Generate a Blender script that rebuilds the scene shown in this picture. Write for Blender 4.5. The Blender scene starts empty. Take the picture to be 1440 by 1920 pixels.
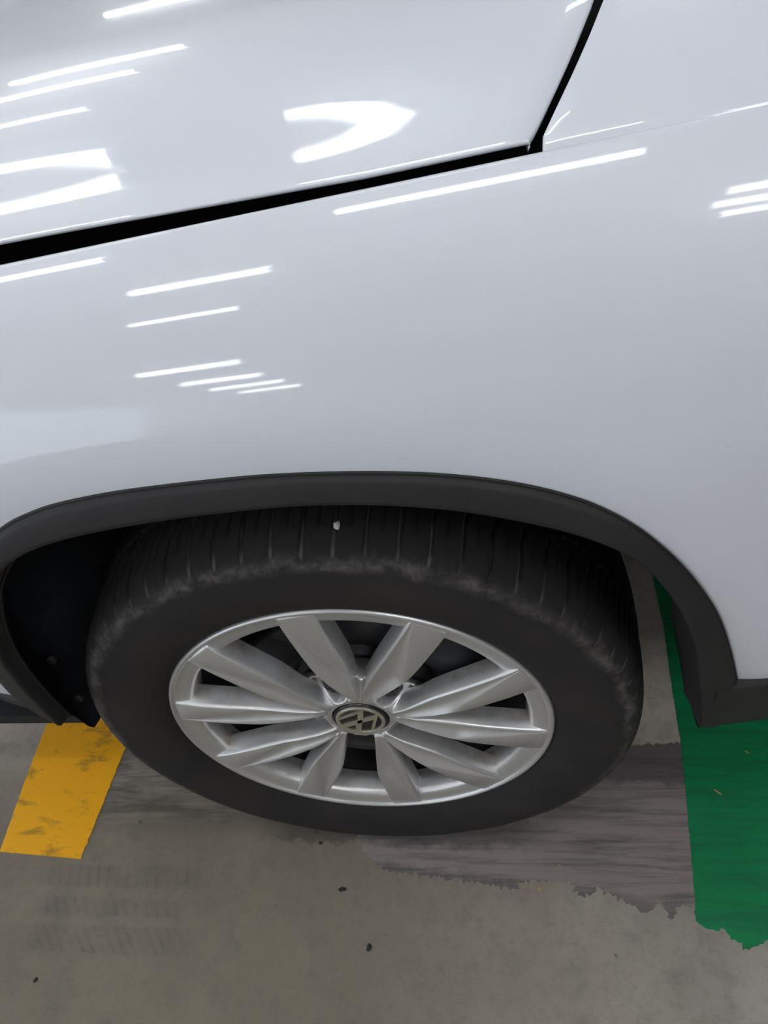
import bpy, bmesh, math, random
from math import sin, cos, pi, radians, sqrt, atan2, hypot
from mathutils import Vector, Matrix
random.seed(4)
sc = bpy.context.scene
C = sc.collection
# ------------------------------------------------------------------ camera, world, exposure
cam_d = bpy.data.cameras.new('camera'); cam = bpy.data.objects.new('camera', cam_d); C.objects.link(cam); sc.camera = cam
YAW, PITCH, ROLL = -0.205776, 0.768614, -0.195699
f_ = Vector((sin(YAW)*cos(PITCH), cos(YAW)*cos(PITCH), -sin(PITCH)))
r_ = Vector((cos(YAW), -sin(YAW), 0)); u_ = r_.cross(f_)
r2 = cos(ROLL)*r_ + sin(ROLL)*u_; u2 = -sin(ROLL)*r_ + cos(ROLL)*u_
cam.matrix_world = Matrix(((r2.x,u2.x,-f_.x,0.170033),(r2.y,u2.y,-f_.y,-0.422797),(r2.z,u2.z,-f_.z,1.129855),(0,0,0,1)))
cam_d.sensor_fit = 'VERTICAL'; cam_d.sensor_height = 36; cam_d.lens = 1331/1920*36
cam_d.clip_start = .02
w = bpy.data.worlds.new('world'); sc.world = w; w.use_nodes = True
w.node_tree.nodes['Background'].inputs[0].default_value = (.78,.88,1,1)
w.node_tree.nodes['Background'].inputs[1].default_value = 2.0
sc.view_settings.view_transform = 'Standard'; sc.view_settings.look = 'None'
sc.view_settings.gamma = 1; sc.view_settings.use_curve_mapping = False
sc.view_settings.exposure = 0.20
TUBE_STRENGTH = 14.0
CEIL = 2.75
# lamps: x, y, half length, what singles it out
FILL = 'added unseen fill tube lamp under the garage ceiling away from the car'
LAMPS = [(0.0,-.65,.47,'ceiling tube lamp seen as the long streak on the fender below the hood corner'),
 (-1.80,-.68,.50,'ceiling tube lamp seen as the streak at the left end of the fender shoulder'),
 (-1.15,-1.42,.32,'ceiling tube lamp seen as the upper of the two converging fender streaks'),
 (-1.60,-2.45,.32,'ceiling tube lamp seen as the lower of the two converging fender streaks'),
 (1.37,-1.48,.60,'ceiling tube lamp seen as the top streak of three at the right edge'),
 (1.37,-1.75,.60,'ceiling tube lamp seen as the middle streak of three at the right edge'),
 (1.45,-2.02,.60,'ceiling tube lamp seen as the bottom streak of three at the right edge'),
 (-2.95,-5.6,.55,'ceiling tube lamp seen as the first and thickest of the stacked mid-fender streaks'),
 (-3.50,-7.7,.55,'ceiling tube lamp seen as the second of the stacked mid-fender streaks'),
 (-3.90,-9.6,.60,'ceiling tube lamp seen as the third of the stacked mid-fender streaks'),
 (-4.25,-11.6,.60,'ceiling tube lamp seen as the lowest of the stacked mid-fender streaks'),
 (-.16,.10,.29,'ceiling tube lamp seen as the curved streak on the hood near its rear corner'),
 (-1.34,.02,.36,'ceiling tube lamp seen as the curved streak on the hood above the gap, far left'),
 (-1.32,.62,.30,'ceiling tube lamp seen as the second hood streak above the gap at the left'),
 (-1.28,1.20,.35,'ceiling tube lamp seen as the lower of the two thin parallel hood streaks'),
 (-1.18,1.52,.36,'ceiling tube lamp seen as the upper of the two thin parallel hood streaks'),
 (-1.62,4.3,.45,'ceiling tube lamp seen as the bright streak high on the hood'),
 (-2.1,5.6,.40,'ceiling tube lamp seen as the short streak at the very top of the hood'),
 (.62,.86,.22,'ceiling tube lamp seen as the short streak on the panel behind the hood')]
LAMPS += [(x, y, .6, FILL) for x, y in ((-5.6,1.6),(-6.4,-.8),(-6.4,-3.2),(-4.4,-1.7),(-4.6,-3.7),(2.9,-3.4),(2.9,-5.2),(2.6,4.2))]  # unseen tube lamps added only to light the scene

# ------------------------------------------------------------------ helpers
def tag(o, label=None, cat=None, group=None, kind=None):
    if label: o['label'] = label
    if cat: o['category'] = cat
    if group: o['group'] = group
    if kind: o['kind'] = kind
    return o
def obj(name, verts, faces, m, parent=None, loc=(0,0,0), smooth=True, sharp=None):
    me = bpy.data.meshes.new(name); me.from_pydata([tuple(v) for v in verts], [], faces); me.update()
    bm = bmesh.new(); bm.from_mesh(me); bmesh.ops.remove_doubles(bm, verts=bm.verts, dist=1e-6)
    bmesh.ops.recalc_face_normals(bm, faces=bm.faces)
    if sharp is not None:
        for e in bm.edges:
            if len(e.link_faces) == 2 and e.calc_face_angle(0) > radians(sharp): e.smooth = False
    for f in bm.faces: f.smooth = smooth
    bm.to_mesh(me); bm.free()
    o = bpy.data.objects.new(name, me); C.objects.link(o); me.materials.append(m)
    o.location = loc
    if parent: o.parent = parent
    return o
def grid(P, closeu=False, closev=False):
    n, k = len(P), len(P[0]); V = [v for row in P for v in row]; F = []
    for i in range(n if closeu else n-1):
        for j in range(k if closev else k-1):
            a = i*k+j; b = i*k+(j+1)%k; c = ((i+1)%n)*k+(j+1)%k; d = ((i+1)%n)*k+j
            F.append((a,b,c,d))
    return V, F
def join(*parts):
    V, F = [], []
    for v, f in parts:
        o = len(V); V += list(v); F += [tuple(i+o for i in q) for q in f]
    return V, F
def box(x0,x1,y0,y1,z0,z1):
    V = [(x,y,z) for x in (x0,x1) for y in (y0,y1) for z in (z0,z1)]
    return V, [(0,1,3,2),(4,6,7,5),(0,4,5,1),(2,3,7,6),(0,2,6,4),(1,5,7,3)]
def lathe(prof, n=128, cx=0, cz=0):        # prof: (r, y) about the y axis
    return grid([[(cx+r*cos(2*pi*i/n), y, cz+r*sin(2*pi*i/n)) for r, y in prof] for i in range(n)], closeu=True)
def disc(cx, cz, r, y0, y1, n=32):
    prof = [(0.00001,y0),(r*.93,y0),(r,y0+(y1-y0)*.1),(r,y1),(0.00001,y1)]
    return lathe(prof, n, cx, cz)
def lerp(a,b,t): return a+(b-a)*t
def interp(x, xs, ys):
    if x <= xs[0]: return ys[0]
    for i in range(len(xs)-1):
        if x <= xs[i+1]: return lerp(ys[i], ys[i+1], (x-xs[i])/(xs[i+1]-xs[i]))
    return ys[-1]
def ss(a,b,x):
    t = min(1,max(0,(x-a)/(b-a))); return t*t*(3-2*t)
def catmull(pts, n):
    out = []
    P = [pts[0]]+list(pts)+[pts[-1]]
    L = [0]
    for i in range(1,len(pts)): L.append(L[-1]+math.dist(pts[i-1],pts[i]))
    for k in range(n):
        s = L[-1]*k/(n-1); i = 0
        while i < len(L)-2 and L[i+1] < s: i += 1
        t = (s-L[i])/(L[i+1]-L[i]); p0,p1,p2,p3 = P[i:i+4]
        out.append(tuple(.5*((2*b)+(c-a)*t+(2*a-5*b+4*c-d)*t*t+(3*b-a-3*c+d)*t**3) for a,b,c,d in zip(p0,p1,p2,p3)))
    return out
def smooth_curve(pts, n, it=3):
    q = catmull(pts, n)
    for _ in range(it):
        q = [q[0]]+[tuple((a+2*b+c)/4 for a,b,c in zip(q[i-1],q[i],q[i+1])) for i in range(1,len(q)-1)]+[q[-1]]
    return q

# ------------------------------------------------------------------ materials
def mat(name, col, rough=.5, metal=0, coat=0, coat_rough=.03, spec=.5):
    m = bpy.data.materials.new(name); m.use_nodes = True
    b = m.node_tree.nodes['Principled BSDF']
    b.inputs['Base Color'].default_value = (*col,1); b.inputs['Roughness'].default_value = rough
    b.inputs['Metallic'].default_value = metal; b.inputs['Coat Weight'].default_value = coat
    b.inputs['Coat Roughness'].default_value = coat_rough; b.inputs['Specular IOR Level'].default_value = spec
    return m
class NT:
    def __init__(s, m): s.t = m.node_tree; s.b = s.t.nodes['Principled BSDF']; s.tc = s.t.nodes.new('ShaderNodeTexCoord')
    def n(s, typ, **k):
        q = s.t.nodes.new(typ)
        for a, v in k.items(): setattr(q, a, v)
        return q
    def link(s, a, b): s.t.links.new(a, b)
    def inp(s, sock, v):
        if isinstance(v, (int, float)): sock.default_value = v
        elif isinstance(v, tuple): sock.default_value = v
        else: s.link(v, sock)
    def math(s, op, a, b=0.0, c=0.0):
        q = s.n('ShaderNodeMath', operation=op); s.inp(q.inputs[0],a); s.inp(q.inputs[1],b); s.inp(q.inputs[2],c); return q.outputs[0]
    def noise(s, scale, detail=4, rough=.5, stretch=None, dist=0):
        q = s.n('ShaderNodeTexNoise'); q.inputs['Scale'].default_value = scale; q.inputs['Detail'].default_value = detail
        q.inputs['Roughness'].default_value = rough; q.inputs['Distortion'].default_value = dist
        if stretch:
            mp = s.n('ShaderNodeMapping'); mp.inputs['Scale'].default_value = stretch
            s.link(s.tc.outputs['Object'], mp.inputs[0]); s.link(mp.outputs[0], q.inputs['Vector'])
        else: s.link(s.tc.outputs['Object'], q.inputs['Vector'])
        return q.outputs['Fac']
    def ramp(s, v, stops):
        q = s.n('ShaderNodeValToRGB'); e = q.color_ramp.elements
        while len(e) > 1: e.remove(e[0])
        e[0].position = stops[0][0]; e[0].color = (*stops[0][1],1) if isinstance(stops[0][1],tuple) else (stops[0][1],)*3+(1,)
        for p_, c_ in stops[1:]:
            k = e.new(p_); k.color = (*c_,1) if isinstance(c_,tuple) else (c_,)*3+(1,)
        s.link(v, q.inputs[0]); return q.outputs[0]
    def mix(s, f, a, b, mode='MIX'):
        q = s.n('ShaderNodeMix', data_type='RGBA', blend_type=mode); s.inp(q.inputs[0],f)
        for sock, v in ((q.inputs[6],a),(q.inputs[7],b)):
            if isinstance(v, tuple): sock.default_value = (*v,1) if len(v)==3 else v
            else: s.link(v, sock)
        return q.outputs[2]
    def xyz(s):
        q = s.n('ShaderNodeSeparateXYZ'); s.link(s.tc.outputs['Object'], q.inputs[0]); return q.outputs
    def band(s, v, a, b, soft):      # 1 inside a..b with soft edges
        q = s.n('ShaderNodeMapRange', interpolation_type='SMOOTHSTEP'); s.inp(q.inputs[0],v); q.inputs[1].default_value=a-soft; q.inputs[2].default_value=a+soft
        r = s.n('ShaderNodeMapRange', interpolation_type='SMOOTHSTEP'); s.inp(r.inputs[0],v); r.inputs[1].default_value=b+soft; r.inputs[2].default_value=b-soft
        return s.math('MULTIPLY', q.outputs[0], r.outputs[0])
    def bump(s, h, strength, dist=.002):
        q = s.n('ShaderNodeBump'); q.inputs['Strength'].default_value = strength; q.inputs['Distance'].default_value = dist
        s.link(h, q.inputs['Height']); s.link(q.outputs[0], s.b.inputs['Normal'])

paint = mat('white_paint', (.70,.725,.77), .45, 0, 1, .045)
nt = NT(paint)
n1 = nt.noise(9, 5, .6); n2 = nt.noise(160, 2, .5)
nt.bump(nt.noise(420,2), .012, .0004)
nt.link(nt.mix(nt.math('MULTIPLY', nt.ramp(n2, [(.72,0.0),(.80,1.0)]), .12), nt.mix(n1, (.640,.660,.705), (.658,.674,.712)), (.30,.28,.25)), nt.b.inputs['Base Color'])
plastic = mat('black_plastic', (.022,.021,.022), .6, spec=.3)
nt = NT(plastic); nt.bump(nt.noise(900,2), .12, .0005)
nt.link(nt.ramp(nt.noise(14,5), [(.3,(.017,.016,.016)),(.7,(.024,.022,.022))]), nt.b.inputs['Base Color'])
linerm = mat('felt_liner', (.010,.012,.018), .9)
nt = NT(linerm); nt.link(nt.ramp(nt.noise(30,5), [(.3,(.007,.008,.013)),(.7,(.014,.017,.024))]), nt.b.inputs['Base Color'])
gapm = mat('dark_underside', (.008,.008,.009), .7)
rubber = mat('tyre_rubber', (.022,.021,.021), .8, spec=.25)
nt = NT(rubber)
X, Y, Z = nt.xyz()[:3]
rad = nt.math('SQRT', nt.math('ADD', nt.math('MULTIPLY',X,X), nt.math('MULTIPLY',Z,Z)))
wob = nt.noise(38, 6, .7); wide = nt.noise(7, 3)
rr = nt.math('ADD', rad, nt.math('MULTIPLY', nt.math('SUBTRACT', wob, .5), .026))
dust = nt.math('MULTIPLY', nt.band(rr, .3105, .3205, .006), nt.band(Y, -.2, .03, .006))
dust = nt.math('MULTIPLY', dust, nt.ramp(nt.noise(60,6,.7), [(.38,0.05),(.66,.85)]))
slot = nt.math('ABSOLUTE', nt.math('SUBTRACT', nt.math('FRACT', nt.math('MULTIPLY', nt.math('ARCTAN2', Z, X), 70/(2*pi))), .5))
slot = nt.math('MULTIPLY', nt.band(slot, -.5, .055, .03), nt.band(rad, .322, .3385, .006))
slot = nt.math('MULTIPLY', slot, nt.ramp(nt.noise(11,3), [(.36,0.0),(.56,1.0)]))
dust = nt.math('MAXIMUM', dust, slot)
dust = nt.math('MULTIPLY', dust, nt.ramp(wide, [(.3,.55),(.6,1.0)]))
base = nt.mix(nt.noise(22,6,.65), (.016,.0145,.0145), (.028,.025,.024))
brown = nt.math('MULTIPLY', nt.band(rad, .235, .30, .012), nt.ramp(nt.noise(9,4), [(.35,0.0),(.7,.6)]))
base = nt.mix(brown, base, (.036,.031,.028))
nt.link(nt.mix(nt.math('MULTIPLY', dust, .85), base, (.15,.135,.128)), nt.b.inputs['Base Color'])
nt.bump(nt.noise(500,3), .15, .0008)
alloy = mat('silver_alloy', (.50,.50,.50), .42, .82, .08, .15)
nt = NT(alloy)
X, Y, Z = nt.xyz()[:3]
rad = nt.math('SQRT', nt.math('ADD', nt.math('MULTIPLY',X,X), nt.math('MULTIPLY',Z,Z)))
dirt = nt.math('MULTIPLY', nt.ramp(nt.noise(26,6,.65), [(.46,0.0),(.66,1.0)]), nt.band(Y, .010, .2, .006))
nt.link(nt.mix(nt.math('MULTIPLY',dirt,.5), (.68,.675,.67), (.36,.28,.21)), nt.b.inputs['Base Color'])
nt.bump(nt.noise(1400,2), .05, .0003)
barrelm = mat('shaded_grimy_barrel', (.012,.011,.010), .7)  # near-black: brake dust plus the shade inside the wheel, put into the colour
chrome = mat('worn_chrome', (.46,.44,.35), .35, .6)
black_gloss = mat('cap_black', (.012,.012,.013), .25)
steel = mat('disc_steel', (.05,.05,.053), .5, .5)
cal = mat('caliper_iron', (.022,.023,.028), .55, .2)
boltm = mat('bolt_cap', (.035,.032,.034), .55)
lamp_white = mat('lamp_housing', (.8,.8,.8), .5)
tube = bpy.data.materials.new('lit_tube'); tube.use_nodes = True
b = tube.node_tree.nodes['Principled BSDF']; b.inputs['Emission Color'].default_value = (.93,.96,1,1); b.inputs['Emission Strength'].default_value = TUBE_STRENGTH
ceilm = mat('ceiling_paint', (.50,.51,.52), .9)
nt = NT(ceilm); nt.link(nt.mix(nt.noise(1.5,4), (.60,.61,.62), (.68,.69,.70)), nt.b.inputs['Base Color'])
wall_grey = mat('dimming_wall_grey', (.13,.13,.125), .85)  # dark so the unseen rear wall cuts light on the right
wallm = mat('wall_paint', (.5,.5,.48), .85)
nt = NT(wallm); nt.link(nt.mix(nt.noise(2,4), (.66,.66,.64), (.74,.74,.72)), nt.b.inputs['Base Color'])

# floor
floorm = mat('concrete_floor', (.2,.19,.16), .7, spec=.4)
nt = NT(floorm)
X, Y, Z = nt.xyz()[:3]
big = nt.noise(5,5,.6); mid = nt.noise(22,6,.65); fine = nt.noise(260,3,.6)
colr = nt.mix(nt.ramp(big, [(.35,0.0),(.65,1.0)]), (.190,.163,.112), (.240,.205,.142))
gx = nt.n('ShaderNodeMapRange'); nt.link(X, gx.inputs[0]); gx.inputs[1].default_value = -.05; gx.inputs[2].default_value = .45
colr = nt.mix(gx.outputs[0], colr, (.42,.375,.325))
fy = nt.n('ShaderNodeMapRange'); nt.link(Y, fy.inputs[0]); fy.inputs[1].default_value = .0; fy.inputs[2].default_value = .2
colr = nt.mix(fy.outputs[0], colr, (.56,.49,.42))  # floor lightened under the car: extra light put into the colour
colr = nt.mix(nt.math('MULTIPLY', nt.ramp(mid, [(.50,0.0),(.72,1.0)]), .40), colr, (.105,.10,.085))
colr = nt.mix(nt.math('MULTIPLY', fine, .22), colr, (.30,.29,.26))
spots = nt.n('ShaderNodeTexVoronoi'); spots.inputs['Scale'].default_value = 14; nt.link(nt.tc.outputs['Object'], spots.inputs['Vector'])
sp = nt.ramp(nt.math('ADD', spots.outputs['Distance'], nt.math('MULTIPLY', nt.math('SUBTRACT', nt.noise(90,3), .5), .12)), [(.035,1.0),(.06,0.0)])
sp = nt.math('MULTIPLY', sp, nt.ramp(nt.noise(9,2), [(.50,0.0),(.56,1.0)]))
colr = nt.mix(nt.math('MULTIPLY', sp, .75), colr, (.03,.028,.026))
# black rubber smears under and ahead of the wheel
sm = nt.noise(6, 5, .65, (1.0, 7.0, 1.0), .4)
smr = nt.math('MULTIPLY', nt.math('MULTIPLY', nt.band(X, -.56, -.17, .06), nt.band(Y, .015, .20, .03)), nt.ramp(sm, [(.36,.15),(.60,1.0)]))
colr = nt.mix(nt.math('MULTIPLY', smr, .82), colr, (.055,.052,.050))
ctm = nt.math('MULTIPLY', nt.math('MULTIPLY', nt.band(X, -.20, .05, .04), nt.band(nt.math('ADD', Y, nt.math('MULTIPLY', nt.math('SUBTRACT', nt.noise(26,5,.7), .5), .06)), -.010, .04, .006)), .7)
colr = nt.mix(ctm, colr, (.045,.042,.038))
colr = nt.mix(nt.math('MULTIPLY', nt.ramp(nt.noise(3.2,4,.6), [(.42,0.0),(.66,1.0)]), .35), colr, (.155,.125,.095))
colr = nt.mix(nt.math('MULTIPLY', nt.ramp(nt.noise(60,5,.75), [(.50,0.0),(.75,1.0)]), .30), colr, (.085,.075,.065))
# tyre print: rows of small blocks
for (ya, yb, wx) in ((-.085,-.052,0.),(-.125,-.100,.3),(-.175,-.138,.6)):
    br = nt.math('SINE', nt.math('MULTIPLY', nt.math('ADD', X, nt.math('MULTIPLY', Y, .25+wx)), 2*pi/.0165))
    m_ = nt.math('MULTIPLY', nt.band(X, -.56, -.30, .035), nt.band(Y, ya, yb, .003))
    m_ = nt.math('MULTIPLY', m_, nt.ramp(br, [(.15,.55),(.7,1.0)]))
    m_ = nt.math('MULTIPLY', m_, nt.ramp(nt.noise(18,5,.7), [(.36,.15),(.6,1.0)]))
    colr = nt.mix(nt.math('MULTIPLY', m_, .50), colr, (.105,.092,.086))
nt.link(colr, nt.b.inputs['Base Color'])
nt.bump(nt.noise(220,4), .2, .001)
def coating(name, c0, c1, scuff, amount, stretch=(1,9,1), lo=.45, hi=.7):
    m = mat(name, c0, .6, spec=.4); nt = NT(m)
    a = nt.mix(nt.noise(16,5,.6), c0, c1)
    s_ = nt.ramp(nt.noise(7,6,.7,stretch,.3), [(lo,0.0),(hi,1.0)])
    nt.link(nt.mix(nt.math('MULTIPLY', s_, amount), a, scuff), nt.b.inputs['Base Color'])
    nt.bump(nt.noise(180,4), .15, .001)
    return m, nt
yellow, _ = coating('yellow_line_paint', (.95,.42,.0), (.98,.48,.0), (.11,.075,.03), .8, (2.2,5,1), .54,.74)
green, _ = coating('green_floor_paint', (.002,.20,.062), (.003,.24,.074), (.010,.085,.045), .6)
greyc, nt = coating('grey_scuffed_coating', (.240,.205,.188), (.290,.250,.226), (.050,.046,.050), .85, (.7,10,1), .46,.72)
X, Y, Z = nt.xyz()[:3]
cur = nt.b.inputs['Base Color'].links[0].from_socket
nsm = nt.math('MULTIPLY', nt.math('SUBTRACT', nt.noise(30,5,.7), .5), .05)
edge = nt.math('ADD', nt.math('ADD', Y, nt.math('MULTIPLY', X, .105)), nsm)       # runs with the torn front edge
rim_ = nt.math('MULTIPLY', nt.band(edge, -.080, -.042, .010), .45)
up = nt.math('MULTIPLY', nt.band(nt.math('ADD', Y, nsm), .085, .17, .012), .62)
c_ = nt.mix(rim_, cur, (.060,.055,.056)); c_ = nt.mix(up, c_, (.050,.047,.055))
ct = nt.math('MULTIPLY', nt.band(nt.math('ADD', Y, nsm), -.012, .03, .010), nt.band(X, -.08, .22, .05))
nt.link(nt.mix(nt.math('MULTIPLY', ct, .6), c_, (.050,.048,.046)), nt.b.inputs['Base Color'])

# ------------------------------------------------------------------ the setting
tag(obj('floor', *box(-8,3.85,-14,8,-.12,0), floorm, smooth=False), kind='structure')
tag(obj('ceiling', *box(-8,3.85,-14,8,CEIL,CEIL+.15), ceilm, smooth=False), kind='structure')
for nme, b4 in (('wall_rear',(3.7,3.85,-14,8)),('wall_near',(-8,3.7,-14.15,-14)),('wall_far',(-8,3.7,8,8.15))):  # rear wall drawn in close to dim the right side
    tag(obj(nme, *box(*b4,0,CEIL), wall_grey if nme == 'wall_rear' else wallm, smooth=False), kind='structure')
def ragged(pts, amp, seed, step=.004):
    rnd = random.Random(seed); out = []; ph = 0
    for i in range(len(pts)-1):
        a, b2, rag = pts[i], pts[i+1], pts[i][2]
        L = math.dist(a[:2], b2[:2])
        if L < 1e-5: continue
        n = max(1,int(L/step))
        nx, ny = -(b2[1]-a[1])/L, (b2[0]-a[0])/L
        for k in range(n):
            t = k/n; ph += .9+rnd.random()*.8; d = ((rnd.random()-.5)*1.6+abs(sin(ph))*1.2-.5)*amp*rag if k else 0
            out.append((lerp(a[0],b2[0],t)+nx*d, lerp(a[1],b2[1],t)+ny*d))
    return out
def slab(pts, z0, z1):
    n = len(pts); V = [(x,y,z1) for x,y in pts]+[(x,y,z0) for x,y in pts]
    return V, [tuple(range(n))]+[(i,(i+1)%n,n+(i+1)%n,n+i) for i in range(n)]
# yellow line, green lane and scuffed grey coating, each a thin coat of paint on the concrete
pts = [(-0.6631, -0.0351, 0.12), (-0.5138, -0.0439, 0.12)] + [(-0.5138, -0.0439, 1.0), (-0.5083, 0.0622, 1.0), (-0.5021, 0.1587, 1.0)] + [(-0.482,.42,.3),(-0.710,.44,.3)] + [(-0.6798, 0.2072, 0.7), (-0.673, 0.0802, 0.7)]
pts.append(pts[0])
tag(obj('yellow_line', *slab(ragged(pts,.0010,3,.006), 0, .0012), yellow, smooth=False), 'worn yellow painted line end on the concrete floor left of the tyre', 'floor marking')
gedge = [(0.4245, -0.0859, 0.35), (0.4419, 0.0369, 0.35), (0.4569, 0.1525, 0.35), (0.4638, 0.2448, 0.35), (0.4769, 0.389, 0.35)]
gend = [(0.42, -0.1053, 1.0), (0.4322, -0.1154, 1.0), (0.4561, -0.1153, 1.0), (0.4598, -0.1273, 1.0), (0.4737, -0.1306, 1.0), (0.472, -0.1393, 1.0), (0.488, -0.1344, 1.0), (0.5071, -0.1257, 1.0)]
pts = [(gedge[-1][0]+.02,1.2,.3),(1.4,1.2,.2),(1.4,gend[-1][1]+.02,.5)] + gend[::-1] + gedge
pts.append(pts[0])
tag(obj('green_floor_coating', *slab(ragged(pts,.0022,5), 0, .0016), green, smooth=False), 'green painted floor area with ragged torn end right of the wheel', 'floor marking')
dk = [(-0.0603, 0.0059, 1.0), (-0.0513, -0.0182, 1.0), (-0.0285, -0.0413, 1.0), (0.0009, -0.0521, 1.0), (0.0494, -0.0548, 1.0), (0.0892, -0.0598, 1.0), (0.1283, -0.064, 1.0), (0.1553, -0.067, 1.0), (0.1796, -0.0722, 1.0), (0.1944, -0.0574, 1.0), (0.2287, -0.058, 1.0), (0.2586, -0.0609, 1.0), (0.2714, -0.0783, 1.0), (0.2988, -0.0671, 1.0), (0.3292, -0.0837, 1.0), (0.3591, -0.0978, 1.0), (0.3799, -0.0824, 1.0), (0.3879, -0.1056, 1.0), (0.3999, -0.0886, 1.0), (0.4238, -0.0859, 1.0)]
pts = [(dt[0],dt[1],.6) for dt in [(0.3842, 0.1499), (0.4564, 0.1543)]]
pts = [(0.3842-.2,0.1499-.02,.5)] + [(0.3842,0.1499,.6),(0.4610,0.1543,.1)] + [(x+.004,y,.1) for x,y,_ in gedge[::-1] if y < 0.1543-.005] + [(x-.002*(i==0),y,r) for i,(x,y,r) in enumerate(dk[::-1])] + [(-0.0803,0.0659,.6)]
pts.append(pts[0])
tag(obj('grey_floor_coating', *slab(ragged(pts,.0050,9,.0036), 0, .0008), greyc, smooth=False), 'dark grey tyre-scuffed floor coating with jagged lower edge right of the tyre', 'floor marking')


# ------------------------------------------------------------------ ceiling lamps
first = None
for i, (lx, ly, hl, lab) in enumerate(LAMPS):
    if first is None:
        h = obj('housing', *join(box(-1,1,-.075,.075,.03,.07), box(-1,-.97,-.06,.06,-.035,.035), box(.97,1,-.06,.06,-.035,.035)), lamp_white, smooth=False)
        tb = grid([[(x, .062*cos(2*pi*k/20), .034*sin(2*pi*k/20)) for k in range(20)] for x in (-.97,.97)], closev=True)
        t_ = obj('tube', *tb, tube)
        e = bpy.data.objects.new('fluorescent_lamp', None); C.objects.link(e); h.parent = e; t_.parent = e
        first = (e, h, t_)
    else:
        e = first[0].copy(); C.objects.link(e)
        for c_ in first[1:]:
            d_ = c_.copy(); C.objects.link(d_); d_.parent = e
    e.location = (lx, ly, CEIL-(.07 if ly > -5 else .119)); e.scale = (hl, .55 if ly > -.6 else (.8 if ly > -5 else 2.0), 1 if ly > -5 else 1.7)
    tag(e, lab, 'lamp', 'ceiling tube lamps')

# ------------------------------------------------------------------ car body
car = bpy.data.objects.new('car', None); C.objects.link(car)
tag(car, 'white car with black wheel arch trim and silver ten-spoke wheel parked on the garage floor', 'car')
PH = [0,.01,.02,.03,.05,.08,.12,.16,.2,.3,.45,.7]; PA = [48,43,40,37,30,24,18,13,8,2,-3,-6]
HN = 701; YT = [0.0]
for i in range(1,HN):
    YT.append(YT[-1]-math.tan(radians(interp((i-.5)*.001,PH,PA)))*.001)
off = -.035-YT[160]; YT = [y+off for y in YT]
def zg(x): return .951+.083*x-(.083*(x-.35)*.6 if x > .35 else 0)
def S0(x, z):
    h = min(.6999, max(0, zg(x)-z)); i = int(h*1000); t = h*1000-i
    y = lerp(YT[i], YT[min(i+1,HN-1)], t)
    tk = .9*max(0,-x-.22)**2 if x < 0 else .35*max(0,x-.22)**2
    return y+tk*ss(.06,.3,h)
ARCH = [(-.3815,.464),(-.377,.515),(-.363,.585),(-.337,.652),(-.292,.713),(-.2328,.7535),(-.2033,.766),(-.1762,.7739),(-.1269,.7818),(-.0807,.7861),(-.0365,.789),(.0062,.7909),(.0575,.7905),(.1069,.7879),(.1454,.7835),(.1833,.776),(.2135,.7668),(.2402,.7552),(.2597,.7429),(.2801,.7262),(.3021,.7019),(.3216,.6755),(.3411,.6433),(.3576,.6103),(.374,.5668),(.3869,.5273),(.3960,.497)]
ARCH_IN = [(-.336,.430),(-.334,.495),(-.327,.568),(-.312,.622),(-.288,.672),(-.2507,.7118),(-.2256,.7285),(-.195,.7405),(-.1521,.7505),(-.0979,.7586),(-.0417,.7645),(.0277,.7685),(.0926,.7657),(.1514,.7567),(.2016,.7424),(.2288,.7322),(.2565,.7175),(.2826,.6970),(.3027,.6678),(.3198,.636),(.3343,.5995),(.3428,.5717),(.3536,.5254),(.3635,.4814),(.3736,.4319)]
NA = 200
arch = smooth_curve(ARCH, NA); arch_in = smooth_curve(ARCH_IN, NA)
_ap = arch[::5]+[arch[-1]]
ARCHSEG = list(zip(_ap[:-1], _ap[1:]))
def archdist(x, z):
    best = 9
    for (a,b2),(c,d) in ARCHSEG:
        ux, uz = c-a, d-b2; t = max(0,min(1,((x-a)*ux+(z-b2)*uz)/(ux*ux+uz*uz)))
        best = min(best, hypot(x-a-ux*t, z-b2-uz*t))
    return best
def S(x, z, d=None):
    d = archdist(x, z) if d is None else d
    q = max(0, .048-d)
    return S0(x,z)+ 1.6*q*q - .0018
# fender: from the arch edge out to the shoulder line, the front end and the door gap
XF, XR, ZB = -.66, .80, .492
Cx, Cz = .01, .478
def outer(x, z):
    dx, dz = x-Cx, z-Cz; best = 1e9
    for t in ([(XF-Cx)/dx] if dx < -1e-6 else [])+([(XR-Cx)/dx] if dx > 1e-6 else []):
        if t > 0: best = min(best, t)
    if dz > 1e-6:
        t = (.951+.083*Cx-Cz)/(dz-.083*dx)
        xx = Cx+dx*t
        if t > 0:
            for _ in range(20): t = (zg(Cx+dx*t)-Cz)/dz
            best = min(best, t)
    return Cx+dx*best, Cz+dz*best
rows = []
NT_ = 90
for (ax, az) in arch:
    ox, oz = outer(ax, az)
    col = []
    for k in range(NT_+1):
        t = k/NT_; t = t*.55+.45*(.5-.5*cos(pi*t))
        x, z = lerp(ax,ox,t), lerp(az,oz,t)
        col.append((x, S(x,z), z))
    top = oz > zg(ox)-.002
    e = col[-1]
    # rolled flange into the gap / round the ends
    s_ = 1 if top else 0
    if top:
        col += [(e[0], e[1]+.0016, e[2]+.0006), (e[0], e[1]+.0034, e[2]-.0008), (e[0], e[1]+.0042, e[2]-.005), (e[0], e[1]+.0045, e[2]-.03)]
    else:
        col += [(e[0], e[1]+.002, e[2])]+[(e[0], e[1]+.006, e[2]), (e[0], e[1]+.01, e[2]), (e[0], e[1]+.02, e[2])]
    a0 = col[0]
    col = [(a0[0], a0[1]+.02, a0[2]), (a0[0], a0[1]+.002, a0[2])]+col
    rows.append(col)
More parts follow.
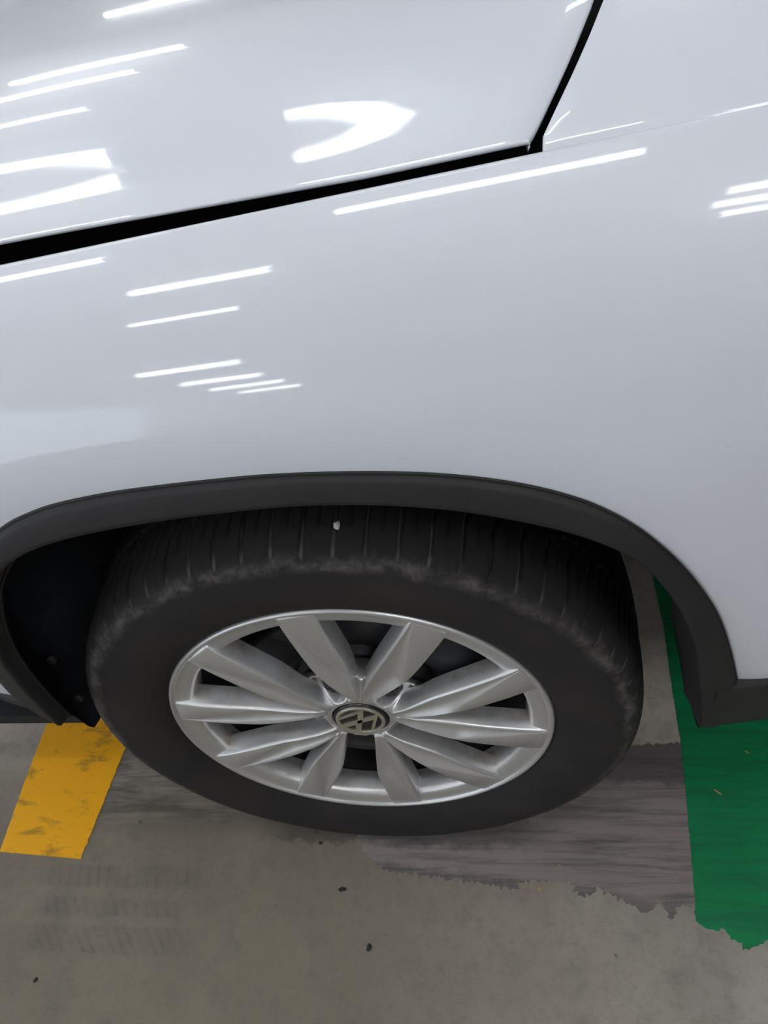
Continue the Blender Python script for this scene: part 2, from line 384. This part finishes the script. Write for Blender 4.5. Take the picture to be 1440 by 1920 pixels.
fender = obj('fender', *grid(rows), paint, car)
# hood
HY = [0,.012,.033,.060,.10,.128,.14,.2,.3,.6,.85]
HA = [58.5,58,58,60,67,71,79.5,82,84,88,90]
DY = [0,.012,.033,.054,.075,.10]
DA = [0,3,7.5,6.5,2.2,0]
HZ = [0.0]; HD = [0.0]
for i in range(1,851):
    q_ = (i-.5)*.001; a_ = min(89.99,interp(q_,HY,HA)); b_ = a_-interp(q_,DY,DA)
    HZ.append(HZ[-1]+.001/math.tan(radians(a_))); HD.append(HD[-1]+.001/math.tan(radians(b_))-.001/math.tan(radians(a_)))
Y0 = .0565
def hood_z(x, y):
    q = y-Y0
    if q > .85: q = 1.7-q
    q = max(0, q); i = int(q*1000); t = q*1000-i
    z = zg(x)+.0065+.030*max(0,.1-x)*ss(-.6,-.1,x)+lerp(HZ[min(i,850)], HZ[min(i+1,850)], t)+(1-ss(.05,.29,x)+.32*(1-ss(-.24,.04,x)))*lerp(HD[min(i,850)], HD[min(i+1,850)], t)
    if x < -.35: z -= .35*(x+.35)**2
    return z
RY = [0.0535, 0.0632, 0.0766, 0.0924, 0.1133, 0.1405, 0.4405, 1.7]
RX = [0.2028, 0.2101, 0.2186, 0.2283, 0.2397, 0.2526, 0.3126, 0.3526]
def x_rear(y): return interp(y, RY, RX)
ys = [Y0+q for q in [0,.003,.006,.01,.015,.02,.03]]+[Y0+.04+.012*i for i in range(24)]+[Y0+.35+.05*i for i in range(28)]
P = []
for y in ys:
    xr = x_rear(y); row = []
    N = 70
    for k in range(N+1):
        x = lerp(-.85, xr, k/N); row.append((x, y, hood_z(x,y)))
    zz = row[-1][2]
    row += [(xr+.0010,y,zz-.0005),(xr+.0016,y,zz-.0018),(xr+.0008,y,zz-.0034),((xr-.02 if y > Y0+.02 else xr+.0004),y,zz-.005)]
    P.append(row)
def lip(row, dy, dz): return [(x, y+dy, z+dz) for x,y,z in row]
f0 = P[0]
P = [lip(f0,.030,-.006), lip(f0,.004,-.0045), lip(f0,.0002,-.0034), lip(f0,-.0010,-.0020), lip(f0,-.0008,-.0007)]+P
obj('hood', *grid(P), paint, car)
# panel behind the hood, running up to the windscreen pillar
P = []
for y in [.0475,.0485,.050,.053,.057,.062,.068,.072]+[.075+.012*i for i in range(60)]:
    d = ss(.046,.076,y)
    row = []
    xs = x_rear(max(y,Y0))+.0105
    for k in range(60):
        x = lerp(xs, .95, (k/59)); z = hood_z(x, max(y,Y0))+ .004
        q = max(0, y-.05); z = z + .05*q*ss(0,.5,x-xs)
        z = z - .0150*math.exp(-max(0,y-.0475)/.0055)-.001
        row.append((x,y,z))
    a0 = row[0]
    P.append([(a0[0]-.0016,y,a0[2]-.014),(a0[0]-.0016,y,a0[2]-.002),(a0[0]-.001,y,a0[2]-.0006)]+row)
P.insert(0, [(x,y+.002,z-.02) for x,y,z in P[0]])
obj('cowl_panel', *grid(P), paint, car)
# dark sheet added below the gaps to keep light out
P = []
for k in range(40):
    x = lerp(-.8,.95,k/39); z = zg(x)
    P.append([(x,.0505,z-.028),(x,.052,z-.020),(x,.09,z-.020),(x,.6,z-.025),(x,1.6,z-.03)])
obj('hood_gap_blocker', *grid(P), gapm, car)
# door, front bumper and sill
P = []
for k in range(30):
    z = lerp(.492, .96, k/29)
    P.append([(XR+.005,S0(XR,z)+.02,z)]+[(x, S0(.8,z)+.01*(x-.8), z) for x in [XR+.005+.05*i for i in range(16)]])
obj('front_door', *grid(P), paint, car)
P = []
for k in range(20):
    z = lerp(.20,.95,k/19)
    P.append([(-.665-.22*(1-cos(a))*0-.45*sin(a), S0(-.66,z)+.45*(1-cos(a))-.001, z) for a in [pi/2*i/14 for i in range(15)]]+[(-1.115,1.4,z)])
obj('front_bumper', *grid(P), paint, car)
# black trim below the painted body, behind the wheel and ahead of it
def tuck(z): return .25*max(0,.46-z)**1.5
P = []
for k in range(61):
    x = lerp(.376,1.55,k/60)
    b2 = S0(min(x,.8), .49)
    P.append([(x,b2+.012,.502),(x,b2-.0065,.4965),(x,b2-.008,.493),(x,b2-.008,.486),(x,b2-.004,.45),(x,b2+.0005,.420),(x,b2+.004,.404),(x,b2+.010,.398),(x,b2+.06,.395)])
SILL = P
obj('sill_trim', *grid(P), plastic, car)
P = []
for k in range(41):
    x = lerp(-.372,-1.1,k/40); xx = max(x,-.66)
    b2 = S0(xx,.46)+(.45 if x < -.66 else 0)*(1-sqrt(max(0,1-((x+.66)/.45)**2)))
    dz = -.10*min(.25,-(x+.372))
    P.append([(x,b2+.012,.475+dz*.3),(x,b2-.004,.468+dz*.3),(x,b2-.004,.455+dz*.4),(x,b2+.004,.44+dz),(x,b2+.016,.425+dz),(x,b2+.08,.41+dz)])
obj('bumper_trim', *grid(P), plastic, car)
# arch trim: section from the painted edge across the face, round the edge and back inside
P = []
for i in range(NA):
    (ax,az),(bx,bz) = arch[i], arch_in[i]
    ya = S0(ax,az)-.0018+1.6*.048**2; yb = S0(bx,bz)-.007
    dx,dz = bx-ax,bz-az; L = hypot(dx,dz); nx,nz = -dx/L,-dz/L     # outward in the plane
    yf = ya-.0075
    t_in = i/(NA-1)
    deep = lerp(.012,.080,ss(.05,.75,t_in))*(1-.5*ss(.92,1,t_in)); k = lerp(.004,.016,ss(.3,.75,t_in))
    def pt(t,y): return (lerp(ax,bx,t), y, lerp(az,bz,t))
    row = [(ax+nx*.002, ya+.004, az+nz*.002), (ax+nx*.0005, ya-.001, az+nz*.0005), (ax-nx*.0006,ya-.0022,az-nz*.0006),
           (ax-nx*.0020,ya-.0012,az-nz*.0020), (ax-nx*.0032,ya-.0055,az-nz*.0032), pt(.16,yf), pt(.22,yf-.0008), pt(.5,lerp(yf,yb,.45)-.001), pt(.8,lerp(yf,yb,.75)-.001), pt(.93,yb-.0005),
           pt(.985,yb+.0006), pt(1,yb+.003)]
    row += [(bx-nx*.0015,yb+.008,bz-nz*.0015),(bx-nx*k*.6,yb+.03,bz-nz*k*.6),(bx-nx*k,yb+deep,bz-nz*k),(bx-nx*(k+.002),yb+deep+.004,bz-nz*(k+.002)),(bx+nx*.01,yb+deep+.01,bz+nz*.01)]
    P.append(row)
# foot of the trim behind the wheel, running into the sill trim
e = P[-1]
def foot(row, t, zb=.398):
    out = []
    for (x,y,z) in row:
        out.append((x+.004*t, y+.012*t*t, lerp(z, zb-.0*x, t)))
    return out
last = P[-1]
for t in (.25,.5,.75,.95,1.0): P.append(foot(last, t))
obj('wheel_arch_trim', *grid(P), plastic, car)
# wheel well liner
LN = [(-.402,.262),(-.416,.34),(-.412,.44),(-.402,.53),(-.376,.62),(-.325,.70),(-.25,.76),(-.12,.80),(.02,.81),(.16,.80),(.27,.77),(.350,.70),(.385,.62),(.402,.54),(.405,.47)]
ln = smooth_curve(LN, 80); li = smooth_curve(ARCH_IN, 80)
P = []
for i,(x,z) in enumerate(ln):
    ix, iz = li[i]; q = Vector((ix, iz-.42)).normalized()*.004
    row = []
    for y in (-.032,-.02,-.01,0,.012,.025,.04,.06,.10,.16,.24,.34):
        g = ss(-.035,.055,y)
        row.append((lerp(ix+q.x,x,g), max(y, S0(ix,iz)+.006) if y < .02 else y, lerp(iz+q.y,z,g)))
    P.append(row)
obj('wheel_well_liner', *grid(P), linerm, car)
V1 = [(x,.355,z) for x,z in ln]+[(0,.355,.5)]
F1 = [(i,i+1,80) for i in range(79)]
obj('inner_wing_blocker', *join((V1,F1), box(-.9,.95,.36,1.55,.24,.26), box(-.85,-.42,.05,.36,.27,.29), box(.46,1.4,.06,.36,.33,.35), box(-.9,-.88,.1,1.5,.2,.9)), gapm, car, smooth=False)  # inner wall plus unseen panels added to stop light leaking underneath
for o, (hx, hy, hz), nm in ((None,(-.362,.022,.385),'liner_clip'),(None,(-.365,.03,.46),'liner_clip')):
    obj(nm, *disc(0,0,.006,-.003,.003,20), boltm, car, loc=(hx,hy,hz))

# ------------------------------------------------------------------ wheel
H = .345
def wob(prof, n=160): return lathe(prof, n)
wheel = obj('wheel', *lathe([(.2335,.010),(.2338,.004),(.2325,.0005),(.2305,-.0008),(.2282,-.0002),(.2268,.0022),(.2255,.0036),(.218,.0042),(.2095,.0062),(.2060,.0090),(.2045,.014),(.2035,.026),(.2025,.038),(.2045,.0405),(.213,.042)], 240), alloy, car, loc=(0,0,H))
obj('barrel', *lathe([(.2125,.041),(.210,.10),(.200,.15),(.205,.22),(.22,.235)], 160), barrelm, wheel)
# tyre
TP = [(.224,.016),(.231,.008),(.2335,.0035),(.2365,.0002),(.242,-.0040),(.250,-.0080),(.262,-.0115),(.276,-.0138),(.290,-.0145),(.302,-.0138),(.310,-.0125),(.315,-.0110),(.3195,-.0088),(.3235,-.0055),(.3270,-.0010),(.3300,.0045),(.3325,.0110),(.3345,.0180)]
N = 1440
full = TP+[(.3360,.026),(.3372,.034),(.3382,.042),(.3390,.050),(.3397,.058),(.3403,.066),(.3407,.0715),(.3407,.0735),(.3330,.0740),(.3330,.0830),(.3410,.0835),(.3412,.086),(.3428,.095),(.3435,.105),(.3436,.1135),(.3355,.1140),(.3355,.1250),(.3442,.1255),(.3444,.135),(.3442,.148),(.3436,.1590),(.3355,.1595),(.3355,.1690),(.3425,.1695),(.3412,.185),(.3385,.205),(.3340,.222),(.326,.235),(.30,.245),(.26,.240),(.224,.232)]
PITCHN = 70
P = []
for i in range(N):
    a = 2*pi*i/N; row = []
    for j,(r,y) in enumerate(full):
        cyc = (i*PITCHN/N) % 1.0
        dr = 0
        if r > .316 and y < .0725:      # shoulder blocks: deep lateral slot, slightly curved
            cc = (cyc+.25*ss(.04,.072,y)) % 1.0
            w_ = .085
            dr -= .0055*ss(-.010,.012,y)*(1-ss(w_*.55,w_,abs(cc-.5)))
            c3 = (cc+.5) % 1.0
            if y > .020: dr -= .0022*(1-ss(.03,.06,abs(c3-.5)))
        elif .083 < y < .114 or .1255 < y < .16:
            cc = (cyc+y*9) % 1.0
            dr -= .0032*(1-ss(.05,.09,abs(cc-.5)))
        # embossed ribbed band on the lower right of the sidewall
        if .255 < r < .285 and y < .01:
            ang = math.degrees(a) % 360
            if 318 < ang < 352:
                y -= .0007*(.5+.5*(1 if (i % 12) < 6 else -1))
        row.append(((r+dr)*cos(a), y, (r+dr)*sin(a)))
    P.append(row)
tyre = obj('tyre', *grid(P, closeu=True), rubber, wheel, sharp=50)
tyre['label'] = 'black rubber tyre with dusty worn shoulder'
# spokes
def rnd_section(pts, rad=.0014):
    out = [pts[0]]
    for i in range(1,len(pts)-1):
        p_, q, n_ = Vector(pts[i-1]), Vector(pts[i]), Vector(pts[i+1])
        for d in (p_-q, n_-q):
            L = d.length
            out.append(tuple(q+d*(min(rad, L*.35)/max(L,1e-9))))
    out.append(pts[-1]); return out
def spoke_mesh(phi, hubang, odd, hubr=.042):
    rp = Vector((.2262*cos(radians(phi)), .2262*sin(radians(phi))))
    hp = Vector((hubr*cos(radians(hubang)), hubr*sin(radians(hubang))))
    u = rp-hp; L = u.length; u.normalize(); v = Vector((-u.y,u.x))
    P = []
    M = 40
    for k in range(M+1):
        t = k/M; s = t*L
        nar = [0,.10,.25,.40,.5,1]
        a1 = -interp(t,nar,[.003,.0058,.0115,.0175,.0200,.0215] if odd else [.005,.0085,.0140,.0185,.0205,.0215])
        al = interp(t,[0,.38,.45,.53,.70,.85,1],[-.004,-.0175,-.0150,-.0085,.0005,.0095,.0165])
        a3 = interp(t,nar,[.0065,.0105,.0145,.0165,.0172,.0185] if odd else [.0030,.0055,.0110,.0160,.0172,.0185])
        ws = ss(.05,.35,t)*.7+.3
        al = max(a1+.0010, min(al, a3-.0020))
        yf = interp(t,[0,.06,.14,.28,.45,.62,.80,.92,1],[.0095,.0065,.0035,.0010,-.0008,-.0015,-.0010,.0002,.0018])
        flare = .010*ss(.86,1,t)
        bk = interp(t,[0,.12,.3,1],[.040,.034,.026,.028])
        wd = a3-al; dpt = .26*wd*ss(.0,.12,t)
        tr = [(al+wd*q, yf+.0006*q+dpt*(sin(pi*q)**.9)) for q in (.14,.28,.42,.56,.70,.84)]
        sec0 = rnd_section([(a1-.0038*ws-flare, bk), (a1-.0028*ws-flare*.5, bk*.62), (a1-.0010-.06*flare, yf+.006), (a1, yf), (al, yf+.0006), tr[0]], .0008)
        sec1 = rnd_section([tr[-1], (a3, yf+.0006), (a3+.0026*ws, yf+.0034), (a3+.0034*ws+flare*.35, bk*.55), (a3+.0044*ws+flare, bk)], .0008)
        sec = sec0[:-1]+tr+sec1[1:]
        P.append([(hp.x+u.x*s+v.x*q, yy, hp.y+u.y*s+v.y*q) for q,yy in sec])
    V, F = grid(P)
    n = len(P[0])
    F.append(tuple(range(n))); F.append(tuple(M*n+i for i in range(n-1,-1,-1)))
    return V, F
for k in range(10):
    phi = 98.5-36*k
    hub = phi-11 if k % 2 == 0 else phi+11
    obj('spoke', *spoke_mesh(phi, hub, k % 2 == 1), alloy, wheel)
# hub face with five bolt pockets
PC = [80.5-72*k for k in range(5)]
BA = [116.5-72*k for k in range(5)]
def hubr(a):
    d = min(abs((a-c+180)%360-180) for c in PC)
    return lerp(.088,.074, ss(6,30,d))
P = []
NRR, NAA = 46, 360
for i in range(NAA):
    a = 360*i/NAA; R_ = hubr(a); row = []
    for j in range(NRR+1):
        r = lerp(.0362, R_, j/NRR); x,z = r*cos(radians(a)), r*sin(radians(a))
        dl = min(abs((a-b_+180)%360-180) for b_ in BA)
        y = .0115+.0185*ss(.040,.060,r)*(1-ss(14,30,dl))+.004*ss(.05,.08,r)
        db = min(hypot(x-.057*cos(radians(b_)), z-.057*sin(radians(b_))) for b_ in BA)
        y = lerp(.0395, y, ss(.0136,.0152,db))
        y -= .0012*(ss(.0150,.0165,db)-ss(.0165,.0190,db))
        dp = min(abs((a-c+180)%360-180) for c in PC)*pi/180*r
        y -= .0045*(1-ss(0,.0055,dp))*ss(.040,.05,r)
        row.append((x,y,z))
    x,z = R_*cos(radians(a)), R_*sin(radians(a))
    row += [(x*1.01,row[-1][1]+.003,z*1.01),(x,.042,z),(x*.5,.043,z*.5)]
    row = [(.0352*cos(radians(a)),.020,.0352*sin(radians(a))),(.0356*cos(radians(a)),.0125,.0356*sin(radians(a)))]+row
    P.append(row)
obj('hub', *grid(P, closeu=True), alloy, wheel)
for b_ in BA:
    x,z = .057*cos(radians(b_)), .057*sin(radians(b_))
    hx = []
    for (rr_,yy) in ((.0001,.031),(.0042,.031),(.0047,.0255),(.0100,.0235),(.0118,.0255),(.0118,.0425)):
        hx.append([(x+rr_*cos(pi/3*q+.2), yy, z+rr_*sin(pi/3*q+.2)) for q in range(6)])
    obj('wheel_bolt', *grid(hx, closev=True), boltm, wheel, smooth=False)
# centre cap and its emblem
cap = obj('centre_cap', *lathe([(.0001,.0095),(.026,.0098),(.0312,.0100),(.0316,.0098),(.0322,.0096),(.0330,.0098),(.0338,.0104),(.0338,.022)], 96), black_gloss, wheel)
LR = radians(232)
def stroke(pl, w_):
    """flat stroke following a polyline with mitred corners"""
    L_, R__ = [], []
    for i,pnt in enumerate(pl):
        d1 = (Vector(pnt)-Vector(pl[i-1])).normalized() if i else None
        d2 = (Vector(pl[i+1])-Vector(pnt)).normalized() if i < len(pl)-1 else None
        d = ((d1 or d2)+(d2 or d1)).normalized(); nrm = Vector((-d.y,d.x))
        s_ = w_/max(.35, nrm.dot(Vector((-(d1 or d2).y,(d1 or d2).x))))
        L_.append(Vector(pnt)+nrm*s_); R__.append(Vector(pnt)-nrm*s_)
    return L_, R__
def emblem():
    parts = []
    def tp(q, y):     # emblem up is turned to point along LR in the wheel plane
        x, z = q[0]*.0292, q[1]*.0292
        return (z*cos(LR)+x*sin(LR), y, z*sin(LR)-x*cos(LR))
    def clip(q):
        r = hypot(*q); return (q[0]*min(1,.93/r), q[1]*min(1,.93/r)) if r > .93 else (q[0],q[1])
    for pl in ([(-.40,.92),(0,.12),(.40,.92)], [(-.90,.46),(-.40,-.74),(0,.0),(.40,-.74),(.90,.46)]):
        L_, R__ = stroke(pl, .125)
        rowL = [clip(q) for q in L_]; rowR = [clip(q) for q in R__]
        P = []
        for a_, b_ in zip(rowL, rowR): P.append([tp(a_,.0096), tp(a_,.0078), tp(b_,.0078), tp(b_,.0096)])
        parts.append(grid(P))
    V,F = lathe([(.0262,.0100),(.0264,.0080),(.0272,.0074),(.0300,.0074),(.0308,.0082),(.0310,.0100)], 96)
    parts.append((V,F))
    return join(*parts)
em = obj('cap_emblem', *emblem(), chrome, wheel, smooth=False)
# brake disc and caliper behind the spokes
obj('brake_disc', *lathe([(.03,.047),(.082,.047),(.086,.050),(.088,.066),(.104,.066),(.1045,.050),(.106,.048),(.154,.048),(.156,.050),(.156,.075),(.09,.075)], 120), steel, car, loc=(0,0,H))
P = []
for i in range(26):
    a = radians(lerp(4,50,i/25)); e_ = sin(pi*i/25)**.35
    P.append([(r*cos(a),y,r*sin(a)) for r,y in ((.118,.09),(.114-.002*e_,.046),(.120,.040-.004*e_),(.150,.038-.005*e_),(.172,.046-.005*e_),(.180,.060),(.180,.11))])
obj('brake_caliper', *grid(P), cal, car, loc=(0,0,H))

# ------------------------------------------------------------------ small loose things
def blob(rx, ry, rz, seed, n=10, m=7):
    rnd = random.Random(seed)
    ph = [rnd.random()*6.28 for _ in range(4)]
    P = []
    for i in range(m+1):
        t = pi*i/m; row = []
        for j in range(n):
            a = 2*pi*j/n; q = 1+.18*sin(2*a+ph[0])+.12*sin(3*a+ph[1]+t*2)+.1*sin(5*a+ph[2])
            row.append((rx*q*sin(t)*cos(a), ry*q*sin(t)*sin(a), rz*(1-cos(t))))
        P.append(row)
    return grid(P, closev=True)
stone_dark = mat('dark_grit', (.02,.018,.018), .8); tanm = mat('dry_leaf', (.42,.28,.13), .8); stone_white = mat('white_stone', (.55,.55,.58), .6)
o = obj('pebble', *blob(0.0042,0.0045,0.0015,0), stone_dark, loc=(-0.0298,-0.1535,-0.0002)); o.rotation_euler.z = 0; tag(o, 'black pebble on the concrete below the tyre, near the middle of the floor', 'pebble')
o = obj('pebble', *blob(0.0055,0.0035,0.00125,1), stone_dark, loc=(-0.0767,-0.0786,-0.0002)); o.rotation_euler.z = 0; tag(o, 'small black chip on the concrete just below the tyre', 'pebble')
o = obj('pebble', *blob(0.0032,0.0034,0.00125,2), stone_dark, loc=(-0.5184,-0.2119,-0.0002)); o.rotation_euler.z = 0; tag(o, 'black speck on the concrete at the bottom left', 'pebble')
o = obj('pebble', *blob(0.003,0.003,0.001,3), stone_dark, loc=(-0.1192,-0.0122,-0.0002)); o.rotation_euler.z = 0; tag(o, 'tiny dark grit grain close under the tyre', 'pebble')
o = obj('leaf_scrap', *blob(0.006,0.0018,0.0003,4), tanm, loc=(0.4934,0.0731,0.0014)); o.rotation_euler.z = -0.7; tag(o, 'small tan leaf scrap on the green floor paint', 'leaf scrap')
o = obj('leaf_scrap', *blob(0.004,0.0012,0.00025,5), tanm, loc=(0.5527,0.1378,0.0014)); o.rotation_euler.z = -0.7; tag(o, 'tiny tan leaf scrap at the right edge of the green floor paint', 'leaf scrap')
o = obj('leaf_scrap', *blob(0.0035,0.002,0.0003,6), tanm, loc=(0.2139,-0.0706,0.0006000000000000001)); o.rotation_euler.z = -0.7; tag(o, 'pale tan leaf scrap by the jagged edge of the grey coating', 'leaf scrap')
o = obj('leaf_scrap', *blob(0.0025,0.0014,0.00025,7), tanm, loc=(0.2458,-0.0386,0.0006000000000000001)); o.rotation_euler.z = -0.7; tag(o, 'small pale scrap on the grey scuffed coating', 'leaf scrap')
o = obj('tread_stone', *blob(.0038,.0036,.0028,77), stone_white, loc=(0.0333,0.0180,0.6799)); o.rotation_euler = (.6,0,0); tag(o, 'small white stone stuck in the top of the tyre tread', 'pebble')
